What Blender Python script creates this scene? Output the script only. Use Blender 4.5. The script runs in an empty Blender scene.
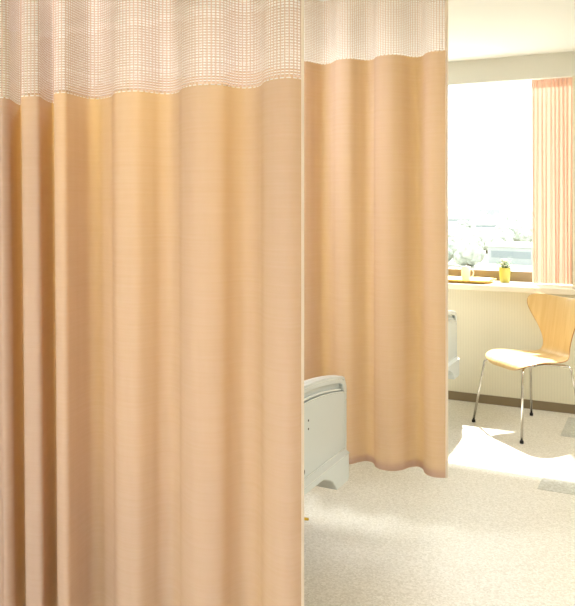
import bpy, bmesh, math, random
from mathutils import Vector, Matrix
PI = math.pi
C = bpy.context.scene.collection
random.seed(7)

# ------------------------------------------------------------------ materials
def s2l(c):
    return tuple(((v/255)/12.92 if v/255 <= .04045 else ((v/255+.055)/1.055)**2.4) for v in c) + (1,)

def principled(name, rgb, rough=.6, metal=0, spec=.5, noise=None, bump=None, coat=0):
    """noise=(scale, amount, stretch xyz); bump=(scale, strength, stretch)"""
    m = bpy.data.materials.new(name); m.use_nodes = True
    nt = m.node_tree; N = nt.nodes; L = nt.links
    b = N['Principled BSDF']
    b.inputs['Base Color'].default_value = s2l(rgb)
    b.inputs['Roughness'].default_value = rough
    b.inputs['Metallic'].default_value = metal
    b.inputs['Specular IOR Level'].default_value = spec
    b.inputs['Coat Weight'].default_value = coat
    tc = N.new('ShaderNodeTexCoord')
    if noise:
        sc, amt, st = noise
        mp = N.new('ShaderNodeMapping'); mp.inputs['Scale'].default_value = st
        L.new(tc.outputs['Object'], mp.inputs['Vector'])
        n = N.new('ShaderNodeTexNoise'); n.inputs['Scale'].default_value = sc; n.inputs['Detail'].default_value = 3
        L.new(mp.outputs[0], n.inputs['Vector'])
        r = N.new('ShaderNodeValToRGB')
        c = s2l(rgb)
        r.color_ramp.elements[0].position = .3; r.color_ramp.elements[1].position = .7
        r.color_ramp.elements[0].color = tuple(v*(1-amt) for v in c[:3])+(1,)
        r.color_ramp.elements[1].color = tuple(min(1, v*(1+amt)) for v in c[:3])+(1,)
        L.new(n.outputs['Fac'], r.inputs[0]); L.new(r.outputs[0], b.inputs['Base Color'])
    if bump:
        sc, stg, st = bump
        mp = N.new('ShaderNodeMapping'); mp.inputs['Scale'].default_value = st
        L.new(tc.outputs['Object'], mp.inputs['Vector'])
        n = N.new('ShaderNodeTexNoise'); n.inputs['Scale'].default_value = sc
        L.new(mp.outputs[0], n.inputs['Vector'])
        bp = N.new('ShaderNodeBump'); bp.inputs['Strength'].default_value = stg; bp.inputs['Distance'].default_value = .002
        L.new(n.outputs['Fac'], bp.inputs['Height']); L.new(bp.outputs[0], b.inputs['Normal'])
    return m

def fabric(name, rgb, trans_rgb, trans=.3, weave=True, slub=.06):
    """cloth: diffuse mixed with translucency, horizontal slub threads from a noise run along the cloth's UV"""
    m = bpy.data.materials.new(name); m.use_nodes = True
    nt = m.node_tree; N = nt.nodes; L = nt.links
    for n in list(N): N.remove(n)
    out = N.new('ShaderNodeOutputMaterial')
    d = N.new('ShaderNodeBsdfDiffuse'); t = N.new('ShaderNodeBsdfTranslucent'); mx = N.new('ShaderNodeMixShader')
    mx.inputs[0].default_value = trans
    d.inputs['Color'].default_value = s2l(rgb); t.inputs['Color'].default_value = s2l(trans_rgb)
    L.new(d.outputs[0], mx.inputs[1]); L.new(t.outputs[0], mx.inputs[2]); L.new(mx.outputs[0], out.inputs[0])
    if weave:
        uv = N.new('ShaderNodeUVMap'); uv.uv_map = 'UVMap'
        fac = []
        for st, sc in (((5, 150, 1), 1.0), ((70, 6, 1), 1.0), ((2.2, 55, 1), 1.0)):
            mp = N.new('ShaderNodeMapping'); mp.inputs['Scale'].default_value = st
            L.new(uv.outputs[0], mp.inputs['Vector'])
            n = N.new('ShaderNodeTexNoise'); n.inputs['Scale'].default_value = sc; n.inputs['Detail'].default_value = 2
            L.new(mp.outputs[0], n.inputs['Vector']); fac.append(n)
        a = N.new('ShaderNodeMath'); a.operation = 'MULTIPLY_ADD'; a.inputs[1].default_value = .5
        L.new(fac[0].outputs['Fac'], a.inputs[0])
        a2 = N.new('ShaderNodeMath'); a2.operation = 'MULTIPLY_ADD'; a2.inputs[1].default_value = .2; a2.inputs[2].default_value = 0
        L.new(fac[1].outputs['Fac'], a2.inputs[0]); 
        a3 = N.new('ShaderNodeMath'); a3.operation = 'MULTIPLY_ADD'; a3.inputs[1].default_value = .3
        L.new(fac[2].outputs['Fac'], a3.inputs[0]); L.new(a2.outputs[0], a3.inputs[2]); L.new(a3.outputs[0], a.inputs[2])
        r = N.new('ShaderNodeValToRGB')
        c = s2l(rgb)
        r.color_ramp.elements[0].position = .3; r.color_ramp.elements[1].position = .7
        r.color_ramp.elements[0].color = (c[0]*(1-slub), c[1]*(1-1.5*slub), c[2]*(1-2.2*slub), 1)
        r.color_ramp.elements[1].color = (min(1, c[0]*(1+slub)), c[1]*(1+1.5*slub), c[2]*(1+2.2*slub), 1)
        L.new(a.outputs[0], r.inputs[0]); L.new(r.outputs[0], d.inputs['Color'])
        bp = N.new('ShaderNodeBump'); bp.inputs['Strength'].default_value = .25; bp.inputs['Distance'].default_value = .001
        L.new(a.outputs[0], bp.inputs['Height']); L.new(bp.outputs[0], d.inputs['Normal'])
    return m

def wallpaper(name, rgb, pitch=.019, amt=.03):
    m = principled(name, rgb, .8)
    nt = m.node_tree; N = nt.nodes; L = nt.links; b = N['Principled BSDF']
    tc = N.new('ShaderNodeTexCoord')
    w = N.new('ShaderNodeTexWave'); w.wave_type = 'BANDS'; w.bands_direction = 'X'
    w.inputs['Scale'].default_value = .314/pitch; w.inputs['Distortion'].default_value = .6
    w.inputs['Detail Scale'].default_value = 3
    mp = N.new('ShaderNodeMapping'); mp.inputs['Scale'].default_value = (1, 1, .15)
    L.new(tc.outputs['Object'], mp.inputs['Vector']); L.new(mp.outputs[0], w.inputs['Vector'])
    r = N.new('ShaderNodeValToRGB'); c = s2l(rgb)
    r.color_ramp.elements[0].color = tuple(v*(1-amt) for v in c[:3])+(1,)
    r.color_ramp.elements[1].color = tuple(min(1, v*(1+amt*.6)) for v in c[:3])+(1,)
    L.new(w.outputs['Fac'], r.inputs[0]); L.new(r.outputs[0], b.inputs['Base Color'])
    return m

def floor_mat(name, rgb, amt=.14, sc=160):
    m = principled(name, rgb, .42, spec=.4)
    nt = m.node_tree; N = nt.nodes; L = nt.links; b = N['Principled BSDF']
    tc = N.new('ShaderNodeTexCoord')
    v = N.new('ShaderNodeTexVoronoi'); v.inputs['Scale'].default_value = sc
    n = N.new('ShaderNodeTexNoise'); n.inputs['Scale'].default_value = sc*.45; n.inputs['Detail'].default_value = 4
    L.new(tc.outputs['Object'], v.inputs['Vector']); L.new(tc.outputs['Object'], n.inputs['Vector'])
    sep = N.new('ShaderNodeSeparateColor'); L.new(v.outputs['Color'], sep.inputs[0])
    mx = N.new('ShaderNodeMath'); mx.operation = 'MULTIPLY_ADD'; mx.inputs[1].default_value = .5
    h = N.new('ShaderNodeMath'); h.operation = 'MULTIPLY'; h.inputs[1].default_value = .5
    L.new(n.outputs['Fac'], h.inputs[0]); L.new(sep.outputs[0], mx.inputs[0]); L.new(h.outputs[0], mx.inputs[2])
    r = N.new('ShaderNodeValToRGB'); c = s2l(rgb)
    r.color_ramp.elements[0].position = .1; r.color_ramp.elements[1].position = .9
    r.color_ramp.elements[0].color = tuple(x*(1-amt*k) for x, k in zip(c[:3], (1.8, 2, 2.6)))+(1,)
    r.color_ramp.elements[1].color = tuple(min(1, x*(1+amt)) for x in c[:3])+(1,)
    L.new(mx.outputs[0], r.inputs[0]); L.new(r.outputs[0], b.inputs['Base Color'])
    return m

def wood(name, rgb, rgb2):
    m = principled(name, rgb, .32, spec=.5, coat=.15)
    nt = m.node_tree; N = nt.nodes; L = nt.links; b = N['Principled BSDF']
    tc = N.new('ShaderNodeTexCoord')
    mp = N.new('ShaderNodeMapping'); mp.inputs['Scale'].default_value = (22, 1.2, 1.2)
    n = N.new('ShaderNodeTexNoise'); n.inputs['Scale'].default_value = 2.2; n.inputs['Detail'].default_value = 5; n.inputs['Distortion'].default_value = .6
    L.new(tc.outputs['Object'], mp.inputs['Vector']); L.new(mp.outputs[0], n.inputs['Vector'])
    r = N.new('ShaderNodeValToRGB')
    r.color_ramp.elements[0].position = .3; r.color_ramp.elements[1].position = .7
    r.color_ramp.elements[0].color = s2l(rgb2); r.color_ramp.elements[1].color = s2l(rgb)
    L.new(n.outputs['Fac'], r.inputs[0]); L.new(r.outputs[0], b.inputs['Base Color'])
    return m

def glass_mat():
    m = bpy.data.materials.new('clear_glass'); m.use_nodes = True
    N = m.node_tree.nodes; L = m.node_tree.links
    for n in list(N): N.remove(n)
    o = N.new('ShaderNodeOutputMaterial'); t = N.new('ShaderNodeBsdfTransparent'); g = N.new('ShaderNodeBsdfGlossy')
    t.inputs[0].default_value = (.97, .98, .97, 1); g.inputs['Roughness'].default_value = .02
    mx = N.new('ShaderNodeMixShader'); mx.inputs[0].default_value = .04
    L.new(t.outputs[0], mx.inputs[1]); L.new(g.outputs[0], mx.inputs[2]); L.new(mx.outputs[0], o.inputs[0])
    return m

M = dict(
    cloth=fabric('tan_cloth', (200, 179, 168), (255, 206, 108), .26, slub=.04),
    binding=fabric('backlit_rim_binding', (254, 246, 234), (252, 240, 222), .4, weave=False),  # hem binding, lightened to paint in the backlit rim
    mesh_white=fabric('white_mesh_thread', (254, 252, 251), (254, 250, 246), .3, weave=False),
    mesh_pink=fabric('rosy_mesh_thread', (226, 202, 186), (228, 202, 182), .3, weave=False),
    mesh_tan=fabric('tan_cross_thread', (198, 168, 148), (204, 168, 144), .25, weave=False),
    sheer=fabric('pink_window_cloth', (240, 214, 198), (246, 208, 186), .24, slub=.02),
    wallpaper=wallpaper('striped_cream_wallpaper', (227, 220, 195)),
    paint=principled('cream_paint', (226, 225, 215), .8),
    ceiling=principled('ivory_ceiling', (238, 237, 231), .9),
    floor=floor_mat('speckled_ivory_floor', (221, 216, 205)),
    tile=floor_mat('speckled_grey_tile', (194, 194, 187), .18, 120),
    base=principled('brown_skirting', (128, 112, 84), .6),
    sill=principled('cream_sill', (240, 232, 212), .4),
    frame=principled('bronze_frame', (140, 122, 92), .5),
    glass=glass_mat(),
    bed=principled('grey_green_plastic', (202, 208, 206), .3),
    bed_dark=principled('dark_recess', (60, 58, 50), .7),
    metal_w=principled('white_metal', (225, 225, 220), .35),
    mattress=principled('ivory_mattress', (235, 232, 222), .8),
    yellow=principled('yellow_plastic', (230, 190, 40), .4),
    rubber=principled('black_rubber', (22, 20, 20), .7),
    chrome=principled('chrome', (205, 200, 192), .13, metal=1),
    maple=wood('honey_maple', (232, 202, 146), (221, 187, 126)),
    edge=principled('maple_edge', (176, 118, 62), .5),
    tray=principled('yellow_tray', (236, 196, 104), .4),
    mug=principled('white_china', (246, 243, 232), .25),
    pot=principled('lime_pot', (188, 178, 84), .4),
    soil=principled('dark_soil', (60, 52, 34), .9),
    leaf=principled('small_leaf', (104, 132, 60), .6),
    petal=principled('white_petal', (250, 246, 225), .7),
    alu=principled('white_rail', (232, 230, 224), .4),
    diffuser=None,
    far_tree=principled('far_tree_green', (146, 150, 138), .9, noise=(.8, .35, (1, 1, 1))),
    far_wall=principled('far_wall_white', (205, 200, 190), .9),
    far_wall2=principled('far_wall_grey', (150, 154, 150), .9),
    far_glass=principled('far_window_grey', (120, 128, 128), .4),
    far_ground=principled('far_ground', (168, 166, 150), .95, noise=(.02, .15, (1, 1, 1))),
    trunk=principled('far_bark', (96, 84, 66), .9),
    door=principled('door_oak', (205, 170, 120), .5, noise=(3, .08, (8, 8, .6))),
)

# ------------------------------------------------------------------ helpers
def tag(o, label=None, cat=None, group=None, kind=None):
    if label: o['label'] = label
    if cat: o['category'] = cat
    if group: o['group'] = group
    if kind: o['kind'] = kind
    return o

def thing(name, label, cat, loc=(0, 0, 0), rotz=0, group=None):
    o = bpy.data.objects.new(name, None); C.objects.link(o)
    o.location = loc; o.rotation_euler = (0, 0, rotz); o.empty_display_size = .1
    return tag(o, label, cat, group)

def obj(name, bm, mats, parent=None, smooth=False, bevel=0, subsurf=0, kind=None):
    me = bpy.data.meshes.new(name)
    bmesh.ops.recalc_face_normals(bm, faces=bm.faces) if kind != 'open' else None
    bm.to_mesh(me); bm.free()
    o = bpy.data.objects.new(name, me); C.objects.link(o)
    for m in (mats if isinstance(mats, (list, tuple)) else [mats]): me.materials.append(m)
    if smooth:
        for p in me.polygons: p.use_smooth = True
    if bevel:
        b = o.modifiers.new('bevel', 'BEVEL'); b.width = bevel; b.segments = 3; b.limit_method = 'ANGLE'; b.angle_limit = math.radians(40)
    if subsurf:
        s = o.modifiers.new('sub', 'SUBSURF'); s.levels = subsurf; s.render_levels = subsurf
    if parent: o.parent = parent
    return o

def struct(name, bm, mats, **k):
    o = obj(name, bm, mats, **k); o['kind'] = 'structure'; return o

def box(bm, x0, x1, y0, y1, z0, z1, mi=0):
    vs = [bm.verts.new((x, y, z)) for z in (z0, z1) for y in (y0, y1) for x in (x0, x1)]
    for f in ((0, 2, 3, 1), (4, 5, 7, 6), (0, 1, 5, 4), (2, 6, 7, 3), (0, 4, 6, 2), (1, 3, 7, 5)):
        fc = bm.faces.new([vs[i] for i in f]); fc.material_index = mi
    return bm

def tube(bm, pts, r, n=10, caps=True, mi=0):
    pts = [Vector(p) for p in pts]; rings = []
    up = None
    for i, p in enumerate(pts):
        d = (pts[min(i+1, len(pts)-1)]-pts[max(i-1, 0)]).normalized()
        if up is None: up = Vector((0, 0, 1)) if abs(d.z) < .9 else Vector((1, 0, 0))
        u = d.cross(up).normalized(); w = u.cross(d).normalized(); up = w
        rr = r[i] if isinstance(r, (list, tuple)) else r
        rings.append([bm.verts.new(p+(u*math.cos(2*PI*k/n)+w*math.sin(2*PI*k/n))*rr) for k in range(n)])
    for a, b in zip(rings, rings[1:]):
        for k in range(n):
            f = bm.faces.new((a[k], a[(k+1) % n], b[(k+1) % n], b[k])); f.material_index = mi
    if caps:
        for rg in (rings[0], rings[-1]):
            f = bm.faces.new(rg); f.material_index = mi
    return bm

def lathe(bm, prof, n=28, c=(0, 0, 0), axis='Z', mi=0):
    rings = []
    for r, z in prof:
        ring = []
        for k in range(n):
            a = 2*PI*k/n; x, y = r*math.cos(a), r*math.sin(a)
            p = (x, y, z) if axis == 'Z' else ((z, x, y) if axis == 'X' else (x, z, y))
            ring.append(bm.verts.new((c[0]+p[0], c[1]+p[1], c[2]+p[2])))
        rings.append(ring)
    for a, b in zip(rings, rings[1:]):
        for k in range(n):
            f = bm.faces.new((a[k], a[(k+1) % n], b[(k+1) % n], b[k])); f.material_index = mi
    for rg in (rings[0], rings[-1]):
        f = bm.faces.new(rg); f.material_index = mi
    return bm

def prism_x(bm, yz, x0, x1, mi=0):
    """polygon in the YZ plane extruded along X"""
    a = [bm.verts.new((x0, y, z)) for y, z in yz]; b = [bm.verts.new((x1, y, z)) for y, z in yz]
    n = len(yz)
    fs = [bm.faces.new(a), bm.faces.new(list(reversed(b)))]
    for i in range(n): fs.append(bm.faces.new((a[i], b[i], b[(i+1) % n], a[(i+1) % n])))
    for f in fs: f.material_index = mi
    return bm

def catmull(P, step):
    """resample a polyline of 2-D points as a smooth curve, spacing about step"""
    out = []
    for i in range(len(P)-1):
        p0 = P[max(i-1, 0)]; p1 = P[i]; p2 = P[i+1]; p3 = P[min(i+2, len(P)-1)]
        d = math.dist(p1, p2); n = max(2, int(d/step))
        # centripetal form keeps tight folds from overshooting
        t0 = 0; t1 = t0+max(1e-4, math.dist(p0, p1))**.5; t2 = t1+max(1e-4, d)**.5; t3 = t2+max(1e-4, math.dist(p2, p3))**.5
        if p0 == p1: p0 = tuple(2*a-b for a, b in zip(p1, p2)); t1 = d**.5; t2 = t1+d**.5
        if p3 == p2: p3 = tuple(2*b-a for a, b in zip(p1, p2)); t3 = t2+d**.5
        if i == 0: t3 = t2+max(1e-4, math.dist(p2, p3))**.5
        for k in range(n):
            t = t1+(t2-t1)*k/n
            q = []
            for c in range(2):
                A1 = (t1-t)/(t1-t0)*p0[c]+(t-t0)/(t1-t0)*p1[c]
                A2 = (t2-t)/(t2-t1)*p1[c]+(t-t1)/(t2-t1)*p2[c]
                A3 = (t3-t)/(t3-t2)*p2[c]+(t-t2)/(t3-t2)*p3[c]
                B1 = (t2-t)/(t2-t0)*A1+(t-t0)/(t2-t0)*A2
                B2 = (t3-t)/(t3-t1)*A2+(t-t1)/(t3-t1)*A3
                q.append((t2-t)/(t2-t1)*B1+(t-t1)/(t2-t1)*B2)
            out.append(tuple(q))
    out.append(tuple(P[-1]))
    return out

def resample(P, n):
    L = [0]
    for a, b in zip(P, P[1:]): L.append(L[-1]+math.dist(a, b))
    out = []; j = 0
    for i in range(n+1):
        s = L[-1]*i/n
        while j < len(P)-2 and L[j+1] < s: j += 1
        t = (s-L[j])/max(1e-9, L[j+1]-L[j])
        out.append((P[j][0]+(P[j+1][0]-P[j][0])*t, P[j][1]+(P[j+1][1]-P[j][1])*t))
    return out, L[-1]

def copy_tree(o, parent=None):
    c = o.copy(); C.objects.link(c)
    if parent: c.parent = parent
    for ch in [x for x in bpy.data.objects if x.parent == o]: copy_tree(ch, c)
    return c

# ------------------------------------------------------------------ camera
H = 1.42; F = 744.0; YAW = math.atan(.5)
cs, sn = math.cos(YAW), math.sin(YAW)
cam = bpy.data.cameras.new('camera'); co = bpy.data.objects.new('camera', cam); C.objects.link(co)
co.location = (0, 0, H); co.rotation_euler = (PI/2, 0, YAW)
cam.sensor_fit = 'HORIZONTAL'; cam.sensor_width = 36; cam.lens = F/575*36
cam.shift_y = (205-303)/575; cam.clip_start = .05; cam.clip_end = 4000
bpy.context.scene.camera = co

def gp(px, depth):
    """plan position (X, Y) of what the survey of the photo puts at column px, this far ahead"""
    u = (px-287.5)/F
    return (depth*(-sn+cs*u), depth*(cs+sn*u))

# ------------------------------------------------------------------ the room
X0, X1, Y0, Y1, ZC = -3.45, 2.4, -1.9, 5.40, 2.466
bm = box(bmesh.new(), X0-.15, X1+.15, Y0-.15, Y1+.1, -.12, 0); struct('floor', bm, M['floor'])
bm = box(bmesh.new(), X0-.15, X1+.15, Y0-.15, Y1, ZC, ZC+.15); struct('ceiling', bm, M['ceiling'])
bm = box(bmesh.new(), X0-.15, X0, Y0-.15, Y1+.5, 0, ZC); struct('wall_left', bm, M['wallpaper'])
bm = box(bmesh.new(), X0, X1, Y0-.15, Y0, 0, ZC); struct('wall_near', bm, M['wallpaper'])
# right wall with a door opening
DY0, DY1, DZ = .2, 1.5, 2.05
bm = bmesh.new(); box(bm, X1, X1+.15, Y0-.15, DY0, 0, ZC); box(bm, X1, X1+.15, DY1, Y1+.5, 0, ZC); box(bm, X1, X1+.15, DY0, DY1, DZ, ZC)
struct('wall_right', bm, M['wallpaper'])
bm = box(bmesh.new(), X1+.04, X1+.09, DY0, DY1, 0, DZ); d = struct('door_1', bm, M['door'], bevel=.003)
bm = bmesh.new(); tube(bm, [(X1-.03, DY0+.15, .85), (X1-.03, DY0+.15, 1.25)], .012)
for z in (.88, 1.22): tube(bm, [(X1+.045, DY0+.15, z), (X1-.03, DY0+.15, z)], .008)
obj('door_handle', bm, M['chrome'], d, smooth=True)
# window wall
WX0, WX1, SZ, HZ, YG = -3.05, -.53, .85, 2.30, 5.75
bm = bmesh.new()
box(bm, X0, X1, Y1, YG+.08, 0, SZ-.035)
box(bm, X0, WX0, Y1, YG+.08, SZ-.035, HZ); box(bm, WX1, X1, Y1, YG+.08, SZ-.035, HZ)
box(bm, X0, X1, Y1, Y1+.06, HZ, ZC, 1); box(bm, X0, WX0, Y1+.06, YG+.08, HZ, 2.78); box(bm, WX1, X1, Y1+.06, YG+.08, HZ, 2.78); box(bm, WX0, WX1, Y1+.001, YG+.08, 2.72, 2.78); box(bm, X0, X1, Y1, Y1+.06, ZC, 2.72)
struct('wall_far', bm, [M['wallpaper'], M['paint']])
bm = bmesh.new(); box(bm, WX0+.001, WX1-.001, Y1-.001, YG-.03, SZ-.034, SZ); box(bm, X0+.01, X1-.01, Y1-.045, Y1-.001, SZ-.04, SZ)
struct('trim_1', bm, M['sill'], bevel=.004)
# window frame and glass
bm = bmesh.new()
box(bm, WX0, WX1, YG-.03, YG+.03, SZ, SZ+.075); box(bm, WX0, WX1, YG-.03, YG+.03, 2.67, 2.72)
for x in (WX0, -1.93, WX1-.05): box(bm, x, x+.05, YG-.028, YG+.028, SZ+.075, 2.67)
w = struct('window_1', bm, M['frame'], bevel=.003)
bm = bmesh.new(); box(bm, WX0+.04, -1.92, YG-.003, YG+.003, SZ+.07, 2.675); box(bm, -1.89, WX1-.04, YG-.003, YG+.003, SZ+.07, 2.675)
obj('window_pane', bm, M['glass'], w)
for nm, b in (('baseboard_far', (X0, X1, Y1-.012, Y1, 0, .062)), ('baseboard_left', (X0, X0+.012, Y0, Y1-.012, 0, .062)),
              ('baseboard_near', (X0+.012, X1, Y0, Y0+.012, 0, .062)), ):
    struct(nm, box(bmesh.new(), *b), M['base'], bevel=.002)
bm = bmesh.new(); box(bm, X1-.012, X1, Y0+.012, DY0, 0, .062); box(bm, X1-.012, X1, DY1, Y1-.012, 0, .062); struct('baseboard_right', bm, M['base'])
# grey squares laid into the floor
for y, lb in ((3.887, 'grey speckled square tile set in the floor in front of the chair'),
              (4.845, 'grey speckled square tile set in the floor under the chair, by the wall')):
    o = obj('floor_tile', box(bmesh.new(), -.546, -.096, y, y+.447, -.004, .0015), M['tile'])
    tag(o, lb, 'floor tile', 'grey tiles in the floor', 'structure')

# ------------------------------------------------------------------ privacy curtains
ZM = ZC-.055         # top edge of the mesh, below the rail
def privacy_curtain(name, label, top, bot, ztop, zhem, railY, group):
    """top / bot: plan paths of the fold line at the seam and at the hem"""
    root = thing(name, label, 'curtain', (0, 0, 0), 0, group)
    T = catmull(top, .006); B = catmull(bot, .006)
    _, LT = resample(T, 10); n = int(LT/.006)
    T, LT = resample(T, n); B, _ = resample(B, n)
    du = LT/n
    def row(z):
        t = max(0, (ztop-z)/(ztop-zhem)); 
        return [(a[0]+(b[0]-a[0])*t, a[1]+(b[1]-a[1])*t) for a, b in zip(T, B)]
    def sheet(z0, z1, nz, i0=0, i1=None, off=0):
        i1 = n if i1 is None else i1
        bm = bmesh.new(); uvl = bm.loops.layers.uv.new('UVMap'); rows = []
        for k in range(nz+1):
            z = z0+(z1-z0)*k/nz; R = row(z); r = []
            for i in range(i0, i1+1):
                p = Vector((*R[i], z))
                if off:
                    a = R[max(0, i-1)]; b = R[min(n, i+1)]; d = Vector((b[0]-a[0], b[1]-a[1], 0)).normalized()
                    p += Vector((d.y, -d.x, 0))*off
                r.append(bm.verts.new(p))
            rows.append(r)
        for k in range(nz):
            for i in range(i1-i0):
                f = bm.faces.new((rows[k][i], rows[k][i+1], rows[k+1][i+1], rows[k+1][i]))
                for lp, (a, b) in zip(f.loops, ((i, k), (i+1, k), (i+1, k+1), (i, k+1))):
                    lp[uvl].uv = ((i0+a)*du, z0+(z1-z0)*b/nz)
        return bm
    obj('cloth', sheet(ztop+.003, zhem, 10), M['cloth'], root, smooth=True, kind='open')
    h = obj('hem', sheet(zhem+.03, zhem-.0005, 2, off=.0012), M['cloth'], root, smooth=True, kind='open')
    # mesh: flat rosy vertical strands and white cross bars
    bm = bmesh.new(); R = row(ztop)
    def off(i, d):
        a = R[max(0, i-1)]; b = R[min(n, i+1)]; v = Vector((b[0]-a[0], b[1]-a[1])).normalized()
        return Vector((R[i][0]+v.y*d, R[i][1]-v.x*d))
    z = ztop+.008; pit = .0076; wd = .0043
    while z < ZM-.03:
        lo = [bm.verts.new((*R[i], z)) for i in range(n+1)]; hi = [bm.verts.new((*R[i], z+wd)) for i in range(n+1)]
        for i in range(n): bm.faces.new((lo[i], lo[i+1], hi[i+1], hi[i]))
        z += pit
    obj('mesh_bars', bm, M['mesh_white'], root, smooth=True, kind='open')
    bm = bmesh.new(); s = .003; step = max(1, round(.0145/du))
    for i in range(0, n, step):
        p, q = off(i, .0007), off(i+1, .0007)
        q = p+(q-p).normalized()*.0038
        a = [bm.verts.new((*v, zz)) for zz in (ztop, ZM) for v in (p, q)]
        bm.faces.new((a[0], a[1], a[3], a[2]))
    z = ztop+.0025
    while z < ZM-.03:
        lo = [bm.verts.new((*R[i], z+.0051)) for i in range(n+1)]; hi = [bm.verts.new((*R[i], z+.0073)) for i in range(n+1)]
        for i in range(n): bm.faces.new((lo[i], lo[i+1], hi[i+1], hi[i])).material_index = 1
        z += pit
    obj('mesh_strands', bm, [M['mesh_pink'], M['mesh_tan']], root, kind='open')
    obj('top_tape', sheet(ZM-.035, ZM, 1, off=.001), M['mesh_white'], root, smooth=True, kind='open')
    # run of white stitches along the seam
    bm = bmesh.new(); s0 = 0; st = max(3, round(.018/du)); ln = max(1, round(.011/du))
    for i in range(1, n-ln, st):
        for j in range(i, i+ln):
            p, q = off(j, .001), off(j+1, .001)
            a = [bm.verts.new((*v, zz)) for zz in (ztop-.0015, ztop+.0018) for v in (p, q)]
            bm.faces.new((a[0], a[1], a[3], a[2]))
    obj('stitching', bm, M['mesh_white'], root, kind='open')
    # binding down the free edge, its backlit rim put into the pale colour
    bm = bmesh.new()
    k = max(1, round(.007/du))
    rows = []
    for z in [zhem+(ZM-zhem)*j/24 for j in range(25)]:
        RR = row(z); p = Vector(RR[n]); d = (Vector(RR[n])-Vector(RR[n-k])).normalized(); nn = Vector((d.y, -d.x))
        q = [p-d*.009+nn*.0022, p+d*.001+nn*.0028, p+d*.003, p+d*.001-nn*.0028, p-d*.009-nn*.0022]
        rows.append([bm.verts.new((*v, z)) for v in q])
    for a, b in zip(rows, rows[1:]):
        for j in range(4): bm.faces.new((a[j], a[j+1], b[j+1], b[j]))
    obj('edge_binding', bm, M['binding'], root, smooth=True, kind='open')
    # hooks up to the rail
    nh = 18
    for i in range(nh):
        j = int((i+.5)/nh*n); p = R[j]
        bm = bmesh.new(); tube(bm, [(p[0], p[1], ZM-.02), (p[0], p[1], ZM+.01), (p[0], railY(p[0]), ZM+.022), (p[0], railY(p[0]), ZM+.0325)], .0018, 6)
        obj('hook', bm, M['metal_w'], root, smooth=True)
    bm = bmesh.new()
    x0, x1 = X0+.02, R[n][0]+.35
    dy = (railY(x1)-railY(x0))
    a = Vector((x0, railY(x0))); b = Vector((x1, railY(x1))); dd = (b-a).normalized(); nn = Vector((-dd.y, dd.x))*.013
    q = [a-nn, b-nn, b+nn, a+nn]
    lo = [bm.verts.new((*v, ZC-.022)) for v in q]; hi = [bm.verts.new((*v, ZC-.0005)) for v in q]
    bm.faces.new(lo); bm.faces.new(hi)
    for i in range(4): bm.faces.new((lo[i], lo[(i+1) % 4], hi[(i+1) % 4], hi[i]))
    return root, bm

# front curtain: seam line read at (column, row)
D = .333
fr = [(0, 97.5), (8, 98.2), (13, 101), (17, 103.6), (21, 104.6), (24, 104), (24.6, 101), (23, 98.3), (21.2, 97.2), (22.5, 96.3), (30, 95.8), (38, 95.8),
      (43, 98.5), (48, 101.3), (53, 102.8), (56.5, 102.2), (57.4, 99), (56, 95.8), (53.8, 94.4), (55.5, 93.2), (64, 92.5), (72, 94.2), (80, 96.4), (90, 98.6), (98, 98.9),
      (106, 97.6), (111.8, 96), (113, 94.2), (116, 92.6), (124, 91.5), (137, 91), (150, 92.3), (160, 93.6), (170, 93.8), (178.8, 91.8), (180.2, 89.8), (183, 87.8),
      (194, 85.2), (208, 84.4), (222, 84.9), (234, 87.2), (244, 88), (254, 87.4), (261.2, 85), (262.6, 83), (266, 80.9), (277, 78.4), (290, 77.5), (303.2, 79.2)]
top = [gp(x, F*D/(205-y)) for x, y in fr]
bot = [gp(x+5.5*max(0, 1-x/220), F*D/(205-y)) for x, y in fr]
def zig(p_end, x_start, base, amp, pitch):
    """more folds carrying the curtain on out of the picture to the left"""
    pts = []; x = x_start; k = 0
    while x < p_end[0]-.05:
        pts.append((x, base(x)+amp*math.sin(k*PI/2))); x += pitch/4; k += 1
    return pts
front_y = lambda x: 1.68+(x+1.84)*.085
ex = zig(top[0], -3.3, front_y, .05, .17)
o, rb = privacy_curtain('privacy_curtain', 'tan privacy curtain with white mesh top, the nearer one filling the left of the view',
                    ex+top, ex+bot, H+D, .075, lambda x: front_y(x), 'privacy curtains')
tag(obj('curtain_rail', rb, M['alu']), 'straight white ceiling rail carrying the nearer privacy curtain', 'curtain rail')
D2 = .66
bk = [(303, 61), (309, 61.6), (316, 63.2), (323, 64.3), (330, 63.2), (333.6, 61.4), (336, 60), (341, 58.9), (350, 58.4), (359, 59.6), (367, 60.2), (373.6, 59),
      (375.6, 57), (380, 55.6), (391, 54.5), (401, 55), (411, 56.8), (418, 57), (423, 55.6), (425, 53.4), (430, 51.6), (437, 50.8), (447.5, 50.6)]
top = [gp(x, F*D2/(205-y)) for x, y in bk]
ex = zig(top[0], -3.3, lambda x: 3.2, .04, .21)
o, rb = privacy_curtain('privacy_curtain', 'tan privacy curtain with mesh top hanging behind the grey bed footboard', ex+top, ex+top, H+D2, H-1.166, lambda x: 3.2, 'privacy curtains')
tag(obj('curtain_rail', rb, M['alu']), 'straight white ceiling rail carrying the farther privacy curtain', 'curtain rail')

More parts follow.
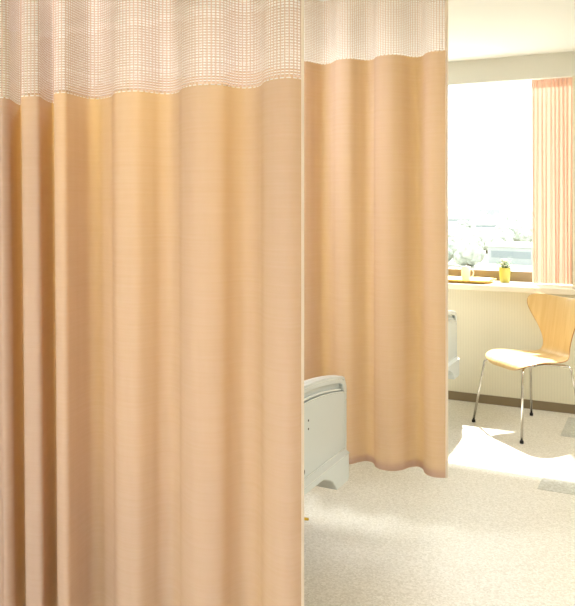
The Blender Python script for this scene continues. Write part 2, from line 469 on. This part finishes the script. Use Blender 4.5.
# ------------------------------------------------------------------ hospital beds
def make_bed(label):
    """origin on the floor under the middle of the footboard's outer face; the bed runs towards -X"""
    root = thing('hospital_bed', label, 'bed', (-1.18, 2.47, 0), 0, 'hospital beds')
    def arch(y, k=0): return .748-.050*(y/.45)**2-k
    # footboard
    fb = bmesh.new()
    ys = [-.48+.96*i/40 for i in range(41)]
    def edge(k, e): # rounded shoulders
        pts = []
        for i in range(41):
            y = -e+2*e*i/40; t = max(0, (abs(y)-(e-.04))/.04)
            pts.append((y, arch(y, k)-.04*(1-math.sqrt(max(0, 1-t*t)))))
        return pts
    prism_x(fb, [(-.45, .36)]+edge(0, .45)+[(.45, .36)], -.045, -.018)             # back plate
    top_ = edge(0, .45); rail = edge(.031, .424)
    ring = top_+[(.45, .60)]+[(.425, .60)]+list(reversed(rail))+[(-.425, .60), (-.45, .60)]
    prism_x(fb, ring, -.018, 0)                                                       # top rail
    low = [(y, arch(y, .069)) for y in [-.425+.85*i/30 for i in range(31)]]
    prism_x(fb, [(-.4249, .36)]+low+[(.4249, .36)], -.018, -.001)                          # main panel
    prism_x(fb, [(.425, .36), (.425, .60), (.45, .60), (.45, .36)], -.018, 0)
    prism_x(fb, [(-.425, .36), (-.425, .60), (-.45, .60), (-.45, .36)], -.018, 0)
    pan = obj('footboard', fb, M['bed'], root, bevel=.004)
    # bumper with two feet and the groove above it
    half = [(0, .358), (.137, .358), (.165, .356), (.192, .346), (.225, .333), (.25, .319), (.276, .294), (.292, .276), (.30, .272), (.405, .272), (.418, .276), (.424, .288), (.424, .38), (.42, .386)]
    out = half+[(-y, z) for y, z in reversed(half)][:-1]
    bb = bmesh.new(); prism_x(bb, out, -.085, .022)
    bump = obj('bumper', bb, M['bed'], root, bevel=.006)
    bb = bmesh.new(); q = [(-.03, .3865), (.021, .3865), (.0215, .389), (.001, .402), (-.03, .402)]
    a = [bb.verts.new((x, -.424, z)) for x, z in q]; b = [bb.verts.new((x, .424, z)) for x, z in q]
    bb.faces.new(a); bb.faces.new(b)
    for i in range(5): bb.faces.new((a[i], a[(i+1) % 5], b[(i+1) % 5], b[i]))
    obj('moulding', bb, M['bed'], root, bevel=.004)
    highlight_mat = principled('painted_highlight_plastic', (224, 228, 224), .22) if 'painted_highlight_plastic' not in bpy.data.materials else bpy.data.materials['painted_highlight_plastic']  # pale beads: highlights along the footboard edges put into the colour
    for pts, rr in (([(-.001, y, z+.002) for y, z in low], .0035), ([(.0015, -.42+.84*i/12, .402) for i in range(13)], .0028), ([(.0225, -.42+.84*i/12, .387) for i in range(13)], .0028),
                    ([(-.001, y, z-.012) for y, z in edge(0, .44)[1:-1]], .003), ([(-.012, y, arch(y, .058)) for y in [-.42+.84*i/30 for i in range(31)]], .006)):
        b = bmesh.new(); tube(b, pts, rr, 8); obj('highlight_bead', b, highlight_mat, root, smooth=True)
    for y in (-.067, -.02, .02, .067):
        for z in (.578, .61):
            b = bmesh.new(); lathe(b, [(.0001, 0), (.0042, .0005), (.0042, .0015), (.0001, .002)], 10, (-.0012, y, z), 'X'); obj('screw', b, M['bed_dark'], root)
    b = bmesh.new(); lathe(b, [(.0001, 0), (.010, .001), (.010, .003), (.0001, .004)], 16, (.0, .02, .43), 'X'); obj('screw_cap', b, M['bed_dark'], root)
    # headboard, deck, mattress
    hb = bmesh.new(); prism_x(hb, [(-.45, .36)]+[(y, z+.12) for y, z in edge(0, .45)]+[(.45, .36)], -2.13, -2.09)
    obj('headboard', hb, M['bed'], root, bevel=.006)
    b = bmesh.new(); box(b, -2.09, -.085, -.42, -.37, .36, .42); box(b, -2.09, -.085, .37, .42, .36, .42)
    for x in (-1.9, -1.4, -.9, -.4): box(b, x-.02, x+.02, -.37, .37, .365, .41)
    obj('bed_frame', b, M['metal_w'], root, bevel=.003)
    b = bmesh.new(); box(b, -2.07, -.07, -.42, .42, .421, .55); obj('mattress', b, M['mattress'], root, bevel=.03)
    b = bmesh.new(); box(b, -2.02, -1.62, -.3, .3, .545, .64); p = obj('pillow', b, M['mattress'], root, subsurf=3, smooth=True); 
    # base: lifting frame, casters, pedal
    b = bmesh.new(); box(b, -1.95, -.20, -.30, -.26, .16, .20); box(b, -1.95, -.20, .26, .30, .16, .20)
    for x in (-1.9, -.24): box(b, x-.02, x+.02, -.31, .31, .15, .2)
    for x, xx in ((-1.7, -1.4), (-.45, -.75)):
        for y in (-.24, .24): tube(b, [(x, y, .18), (xx, y, .38)], .016, 8)
    obj('base_frame', b, M['metal_w'], root, bevel=.002)
    for x in (-1.9, -.24):
        for y in (-.28, .28):
            b = bmesh.new(); lathe(b, [(.012, -.016), (.052, -.015), (.06, -.008), (.06, .008), (.052, .015), (.012, .016)], 24, (x, y, .06), 'Y')
            box(b, x-.02, x+.02, y-.024, y-.017, .05, .15); box(b, x-.02, x+.02, y+.017, y+.024, .05, .15); box(b, x-.02, x+.02, y-.024, y+.024, .12, .16)
            obj('caster', b, M['rubber'], root, bevel=.001)
    b = bmesh.new(); tube(b, [(-.22, .30, .12), (-.17, .345, .105), (-.145, .375, .095)], [.006, .007, .006], 8); obj('brake_pedal', b, M['yellow'], root, smooth=True)
    return root
bed = make_bed('hospital bed whose grey green footboard shows between the two tan curtains')
bed2 = copy_tree(bed); bed2.location = (-1.225, 4.57, 0)
tag(bed2, 'hospital bed mostly hidden behind the farther curtain, footboard corner by the window wall')

# ------------------------------------------------------------------ chair
def make_chair():
    root = thing('dining_chair', 'honey maple moulded plywood chair with chrome legs under the window', 'chair', (-.755, 4.92, 0), 0)
    # local axes: y forward. facing (-.68,-.73)
    ang = math.atan2(-.73, -.68)-PI/2
    root.rotation_euler = (0, 0, ang)
    prof = [ # forward, z, half width, side curl (towards the sitter)
        (.186, .400, .085, 0), (.191, .409, .14, .0), (.184, .427, .184, .001), (.163, .443, .213, .002), (.128, .453, .232, .004), (.08, .457, .239, .007), (.025, .452, .238, .010),
        (-.04, .443, .228, .012), (-.10, .438, .208, .012), (-.155, .438, .182, .010), (-.192, .444, .158, .006), (-.218, .459, .139, .004), (-.234, .484, .128, .006),
        (-.243, .52, .127, .012), (-.250, .565, .141, .02), (-.257, .61, .166, .034), (-.263, .655, .197, .05), (-.269, .697, .228, .065), (-.274, .733, .252, .074),
        (-.278, .762, .262, .076), (-.282, .785, .260, .074), (-.285, .802, .243, .066), (-.288, .814, .208, .05), (-.290, .821, .15, .026)]
    bm = bmesh.new(); rows = []; nl = 16
    for i, (fy, z, w, cu) in enumerate(prof):
        a = prof[max(0, i-1)]; b = prof[min(len(prof)-1, i+1)]
        t = Vector((0, b[0]-a[0], b[1]-a[1])).normalized(); nrm = Vector((0, t.z, -t.y))  # towards the sitter
        if nrm.z < 0 and nrm.y < 0: nrm = -nrm
        row = []
        for j in range(nl+1):
            v = -1+2*j/nl
            row.append(bm.verts.new(Vector((v*w, fy, z))+nrm*cu*abs(v)**2.2))
        rows.append(row)
    for a, b in zip(rows, rows[1:]):
        for j in range(nl): bm.faces.new((a[j], a[j+1], b[j+1], b[j]))
    sh = obj('seat_shell', bm, [M['maple'], M['edge']], root, smooth=True)
    s = sh.modifiers.new('thick', 'SOLIDIFY'); s.thickness = .009; s.offset = 0; s.material_offset_rim = 1
    s = sh.modifiers.new('sub', 'SUBSURF'); s.levels = 2; s.render_levels = 2
    # legs: feet surveyed on the floor
    inv = Matrix.Rotation(-ang, 3, 'Z'); o = Vector((-.755, 4.92, 0))
    feet = [Vector(p) for p in ((-1.088, 4.900, 0), (-.734, 4.587, 0), (-.773, 5.226, 0), (-.419, 4.913, 0))]
    for f in feet:
        p = inv @ (f-o); d = Vector((p.x, p.y, 0)); 
        topb = Vector((p.x*.78, p.y*.78, .418)); hub = Vector((p.x*.12, p.y*.12, .408))
        dn = (p-topb).normalized()
        pts = [hub, topb*.5+hub*.5+Vector((0, 0, .002)), topb-d.normalized()*.035, topb-d.normalized()*.012+Vector((0, 0, -.003)), topb+d.normalized()*.004+Vector((0, 0, -.014)), topb+dn*.045, p+Vector((0, 0, .02))]
        b = bmesh.new(); tube(b, pts, .0078, 12); lg = obj('leg', b, M['chrome'], root, smooth=True)
        b = bmesh.new(); lathe(b, [(.010, 0), (.0115, .001), (.0115, .014), (.010, .017)], 14, (p.x, p.y, .0)); obj('rubber_foot', b, M['rubber'], lg, smooth=False)
    b = bmesh.new(); lathe(b, [(.001, .398), (.062, .398), (.066, .402), (.066, .414), (.06, .424), (.001, .426)], 28); obj('leg_hub', b, M['chrome'], root, smooth=False)
    return root
make_chair()

# ------------------------------------------------------------------ things on the sill
def tray():
    bm = bmesh.new()
    def ring(hx, hy, z, r, n=8):
        pts = []
        for cx, cy, a0 in ((hx-r, hy-r, 0), (-hx+r, hy-r, PI/2), (-hx+r, -hy+r, PI), (hx-r, -hy+r, 1.5*PI)):
            for k in range(n+1):
                a = a0+PI/2*k/n; pts.append(bm.verts.new((cx+r*math.cos(a), cy+r*math.sin(a), z)))
        return pts
    prof = [ring(.19, .105, 0, .04), ring(.20, .115, .004, .045), ring(.222, .135, .022, .055), ring(.232, .143, .025, .06), ring(.232, .143, .022, .06),
            ring(.205, .119, .007, .045), ring(.19, .105, .0045, .04)]
    bm.faces.new(list(reversed(prof[0])))
    for a, b in zip(prof, prof[1:]):
        n = len(a)
        for k in range(n): bm.faces.new((a[k], a[(k+1) % n], b[(k+1) % n], b[k]))
    bm.faces.new(prof[-1])
    root = thing('serving_tray', 'yellow serving tray with raised rim on the window sill', 'tray', (-1.325, 5.535, SZ))
    obj('tray_body', bm, M['tray'], root, smooth=True)
    for s in (-1, 1):
        b = bmesh.new(); tube(b, [(s*.226, -.05, .024), (s*.25, -.04, .028), (s*.256, 0, .029), (s*.25, .04, .028), (s*.226, .05, .024)], .005, 8)
        obj('tray_handle', b, M['tray'], root, smooth=True)
tray()
mug = thing('mug', 'tall white china mug standing on the yellow tray', 'mug', (-1.286, 5.53, SZ+.005))
b = bmesh.new(); lathe(b, [(.001, 0), (.027, 0), (.030, .004), (.034, .108), (.0335, .110), (.031, .108), (.0275, .008), (.001, .006)], 32); obj('mug_body', b, M['mug'], mug, smooth=True)
b = bmesh.new(); tube(b, [(.030, .004, .085), (.046, .006, .087), (.055, .008, .07), (.054, .008, .05), (.044, .006, .034), (.029, .004, .032)], .0045, 8); obj('handle', b, M['mug'], mug, smooth=True)
pot = thing('potted_plant', 'small white flowering plant in a lime yellow pot on the window sill', 'plant', (-1.022, 5.63, SZ))
b = bmesh.new(); lathe(b, [(.001, 0), (.032, 0), (.034, .003), (.043, .100), (.044, .108), (.041, .109), (.039, .098), (.001, .097)], 32); obj('pot', b, M['pot'], pot, smooth=True)
b = bmesh.new(); lathe(b, [(.001, .0975), (.0385, .0985), (.03, .104), (.001, .106)], 20); obj('soil', b, M['soil'], pot)
b = bmesh.new()
heads = []
for i in range(34):
    a = random.uniform(0, 2*PI); r = random.uniform(.0, .048); h = random.uniform(.125, .178)-r*.4
    tube(b, [(r*.3*math.cos(a), r*.3*math.sin(a), .10), (r*.7*math.cos(a), r*.7*math.sin(a), .1+(h-.1)*.6), (r*math.cos(a), r*math.sin(a), h)], .0012, 4)
    heads.append((r*math.cos(a), r*math.sin(a), h))
obj('stems', b, M['leaf'], pot)
b = bmesh.new()
for i in range(70):
    a = random.uniform(0, 2*PI); r = random.uniform(.008, .055); z = random.uniform(.112, .158); t = random.uniform(-.6, .9)
    c = Vector((r*math.cos(a), r*math.sin(a), z)); d = Vector((math.cos(a), math.sin(a), t)).normalized(); u = d.cross(Vector((0, 0, 1))).normalized()*.0055
    n_ = d.cross(u).normalized()*.002
    p = [c-d*.011, c+u+n_, c+d*.012, c-u+n_]; vs = [b.verts.new(q) for q in p]; b.faces.new(vs)
obj('leaves', b, M['leaf'], pot, kind='open')
for (x, y, z) in heads[:22]:
    b = bmesh.new()
    for k in range(5):
        a = 2*PI*k/5; c = Vector((x+.005*math.cos(a), y+.005*math.sin(a), z+.002))
        bmesh.ops.create_uvsphere(b, u_segments=6, v_segments=4, radius=.0042, matrix=Matrix.Translation(c))
    obj('flower', b, M['petal'], pot, smooth=True)

# ------------------------------------------------------------------ window curtain
wc = thing('window_curtain', 'pale pink pleated curtain drawn to the right side of the window', 'curtain', (0, 0, 0))
def wpath(z):
    t = (z-.858)/(2.325-.858); pts = []
    n = 260; xa, xb = -.828, -.552
    for i in range(n+1):
        v = i/n; amp = .022*(1-.45*max(0, t-.9)*10)
        ph = v*2*PI*9.5 + .5*math.sin(v*9)
        pts.append((xa+(xb-xa)*v+.006*math.sin(2*ph)+.006*math.sin(v*23+z*1.3)*(1-t), 5.60+amp*math.sin(ph+.15*math.sin(z*2+v*5))))
    return pts
bm = bmesh.new(); uvl = bm.loops.layers.uv.new('UVMap'); rows = []
nz = 24
for k in range(nz+1):
    z = .858+(2.325-.858)*k/nz; rows.append([bm.verts.new((*p, z)) for p in wpath(z)])
for k in range(nz):
    for i in range(len(rows[0])-1):
        f = bm.faces.new((rows[k][i], rows[k][i+1], rows[k+1][i+1], rows[k+1][i]))
        for lp, (a, b_) in zip(f.loops, ((i, k), (i+1, k), (i+1, k+1), (i, k+1))): lp[uvl].uv = (a*.004, .06*b_)
obj('cloth', bm, M['sheer'], wc, smooth=True, kind='open')
bm = bmesh.new(); rows = []
for z in (2.262, 2.33):
    rows.append([bm.verts.new((p[0], p[1]-.003, z)) for p in wpath(2.28)])
for i in range(len(rows[0])-1): bm.faces.new((rows[0][i], rows[0][i+1], rows[1][i+1], rows[1][i]))
obj('heading_tape', bm, M['sheer'], wc, smooth=True, kind='open')
bm = box(bmesh.new(), WX0+.03, WX1-.005, 5.59, 5.61, 2.332, 2.35); tag(obj('curtain_rail', bm, M['alu']), 'slim white rail over the window behind the wall head', 'curtain rail')

# ------------------------------------------------------------------ added fill lamps, unseen on the ceiling
def emit(name, col, s):
    m = bpy.data.materials.new(name); m.use_nodes = True; N = m.node_tree.nodes; b = N['Principled BSDF']
    b.inputs['Emission Color'].default_value = col; b.inputs['Emission Strength'].default_value = s; b.inputs['Base Color'].default_value = (.9, .9, .9, 1)
    return m
M['diffuser'] = emit('lit_diffuser', (1, .98, .95, 1), 3)
FILL_LAMPS = [(1.3, -1.2, 'nearest the door side, behind the viewer', 60), (1.2, 2.55, 'above the aisle level with the grey footboard', 12), (-1.9, -1.0, 'over the nearest bay in front of the curtain', 72),
         (-1.9, 2.35, 'between the two privacy curtains', 25), (1.0, 4.5, 'above the aisle beside the window', 36)]
for x, y, w_, e in FILL_LAMPS:
    t = thing('fill_lamp', 'added flat square ceiling fill light '+w_, 'ceiling lamp', (x, y, ZC), 0, 'added fill lights')
    b = bmesh.new()
    for q in ((-.32, .32, -.32, -.29), (-.32, .32, .29, .32), (-.32, -.29, -.29, .29), (.29, .32, -.29, .29)): box(b, *q, -.045, -.001)
    obj('frame', b, M['metal_w'], t, bevel=.003)
    obj('fill_diffuser', box(bmesh.new(), -.289, .289, -.289, .289, -.035, -.02), M['diffuser'], t)
    l = bpy.data.lights.new('fill_light', 'AREA'); l.shape = 'SQUARE'; l.size = .56; l.energy = e; l.color = (.92, .955, 1)
    lo = bpy.data.objects.new('fill_light', l); C.objects.link(lo); lo.location = (0, 0, -.047); lo.parent = t

# ------------------------------------------------------------------ outside
GZ = -13.0
struct('ground', box(bmesh.new(), -2600, 400, 30, 4200, GZ-1, GZ), M['far_ground'])
def far(px, depth): return gp(px, depth)
def tree(px, depth, h, w):
    x, y = far(px, depth)
    t = thing('tree', 'pale hazy tree in the park belt far beyond the window', 'tree', (x, y, GZ), 0, 'distant trees beyond the window')
    b = bmesh.new(); tube(b, [(0, 0, -.1), (0, 0, h*.5)], [w*.06, w*.04], 6); obj('trunk', b, M['trunk'], t)
    b = bmesh.new()
    for k in range(6):
        a = random.uniform(0, 2*PI); r = w*.28*(k > 0)
        bmesh.ops.create_icosphere(b, subdivisions=2, radius=w*random.uniform(.28, .4), matrix=Matrix.Translation((r*math.cos(a), r*math.sin(a), h*random.uniform(.45, .78))))
    for v in b.verts: v.co += Vector([random.uniform(-1, 1)*w*.035 for _ in range(3)])
    obj('crown', b, M['far_tree'], t)
SITES = [(519, 185, 15), (494, 300, 15), (456, 380, 20), (490, 900, 26), (500, 960, 22), (470, 820, 28), (522, 700, 26), (508.5, 420, 4)]
spots = [(*far(p, d), r) for p, d, r in SITES]
tries = 0; count = 0
while count < 110 and tries < 9000:
    tries += 1
    dp = 168*(620/168)**random.random(); px_ = random.uniform(436, 534)
    if 262 > 205+14.4*F/dp > 246 and px_ > 500: continue
    h = random.uniform(3.6, 5.6)*(1+.0006*dp); w_ = random.uniform(4.2, 6.4)*(1+.0008*dp)
    x, y = far(px_, dp)
    if any(math.dist((x, y), q[:2]) < w_*.6+q[2] for q in spots): continue
    spots.append((x, y, w_*.6)); tree(px_, dp, h, w_); count += 1
def building(px, depth, w, d, h, mat, label, floors):
    x, y = far(px, depth)
    t = thing('building', label, 'building', (x, y, GZ), random.uniform(-.3, .3))
    obj('walls', box(bmesh.new(), -w/2, w/2, -d/2, d/2, 0, h), mat, t)
    obj('roof', box(bmesh.new(), -w/2-.4, w/2+.4, -d/2-.4, d/2+.4, h, h+.8), M['far_wall'], t)
    for k in range(floors):
        z = (k+.35)*h/floors
        obj('window_band', box(bmesh.new(), -w/2+1, w/2-1, -d/2-.06, -d/2+.1, z, z+h/floors*.4), M['far_glass'], t)
building(519, 185, 12, 10, 4.2, M['far_wall2'], 'low grey building seen at the lower right of the window view', 1)
building(494, 300, 16, 12, 7, M['far_wall'], 'pale block in the middle distance right of the mug, beyond the window', 3)
building(456, 380, 22, 14, 8, M['far_wall'], 'pale block in the middle distance at the left of the window view', 3)
building(490, 900, 26, 20, 9.5, M['far_wall2'], 'small grey block on the skyline left of the mast', 4)
building(500, 960, 14, 14, 11, M['far_wall2'], 'narrow grey block on the skyline next to the mast', 4)
building(470, 820, 30, 20, 6, M['far_wall'], 'wide pale block below the skyline at the left of the view', 3)
building(522, 700, 26, 20, 8, M['far_wall'], 'wide pale block below the skyline at the right of the view', 3)
x, y = far(508.5, 420)
t = thing('mast', 'thin lattice mast standing above the distant trees', 'mast', (x, y, GZ))
b = bmesh.new(); tube(b, [(0, 0, 0), (0, 0, 19)], [.35, .2], 6); obj('pole', b, M['far_wall2'], t)
b = bmesh.new(); tube(b, [(-1.8, 0, 18.6), (2.6, 0, 18.6)], .2, 6); obj('crossarm', b, M['far_wall2'], t)

# ------------------------------------------------------------------ daylight
W = bpy.data.worlds.new('sky'); bpy.context.scene.world = W; W.use_nodes = True
bg = W.node_tree.nodes['Background']; bg.inputs['Color'].default_value = (.87, .94, 1, 1); bg.inputs['Strength'].default_value = 5.5
sd = bpy.data.lights.new('sun', 'SUN'); sd.energy = 17; sd.angle = math.radians(1.2); sd.color = (1, .98, .97)
so = bpy.data.objects.new('sun', sd); C.objects.link(so)
so.rotation_euler = Vector((.22, -.66, -1)).to_track_quat('-Z', 'Y').to_euler(); so.location = (-2, 8, 8)
pl = bpy.data.lights.new('window_portal', 'AREA'); pl.shape = 'RECTANGLE'; pl.size = WX1-WX0; pl.size_y = 2.72-SZ; pl.cycles.is_portal = True
po = bpy.data.objects.new('window_portal', pl); C.objects.link(po); po.location = ((WX0+WX1)/2, YG+.1, (SZ+2.72)/2); po.rotation_euler = (-PI/2, 0, 0)

vs = bpy.context.scene.view_settings
vs.view_transform = 'Standard'; vs.look = 'None'; vs.gamma = 1; vs.exposure = -0.05; vs.use_curve_mapping = False
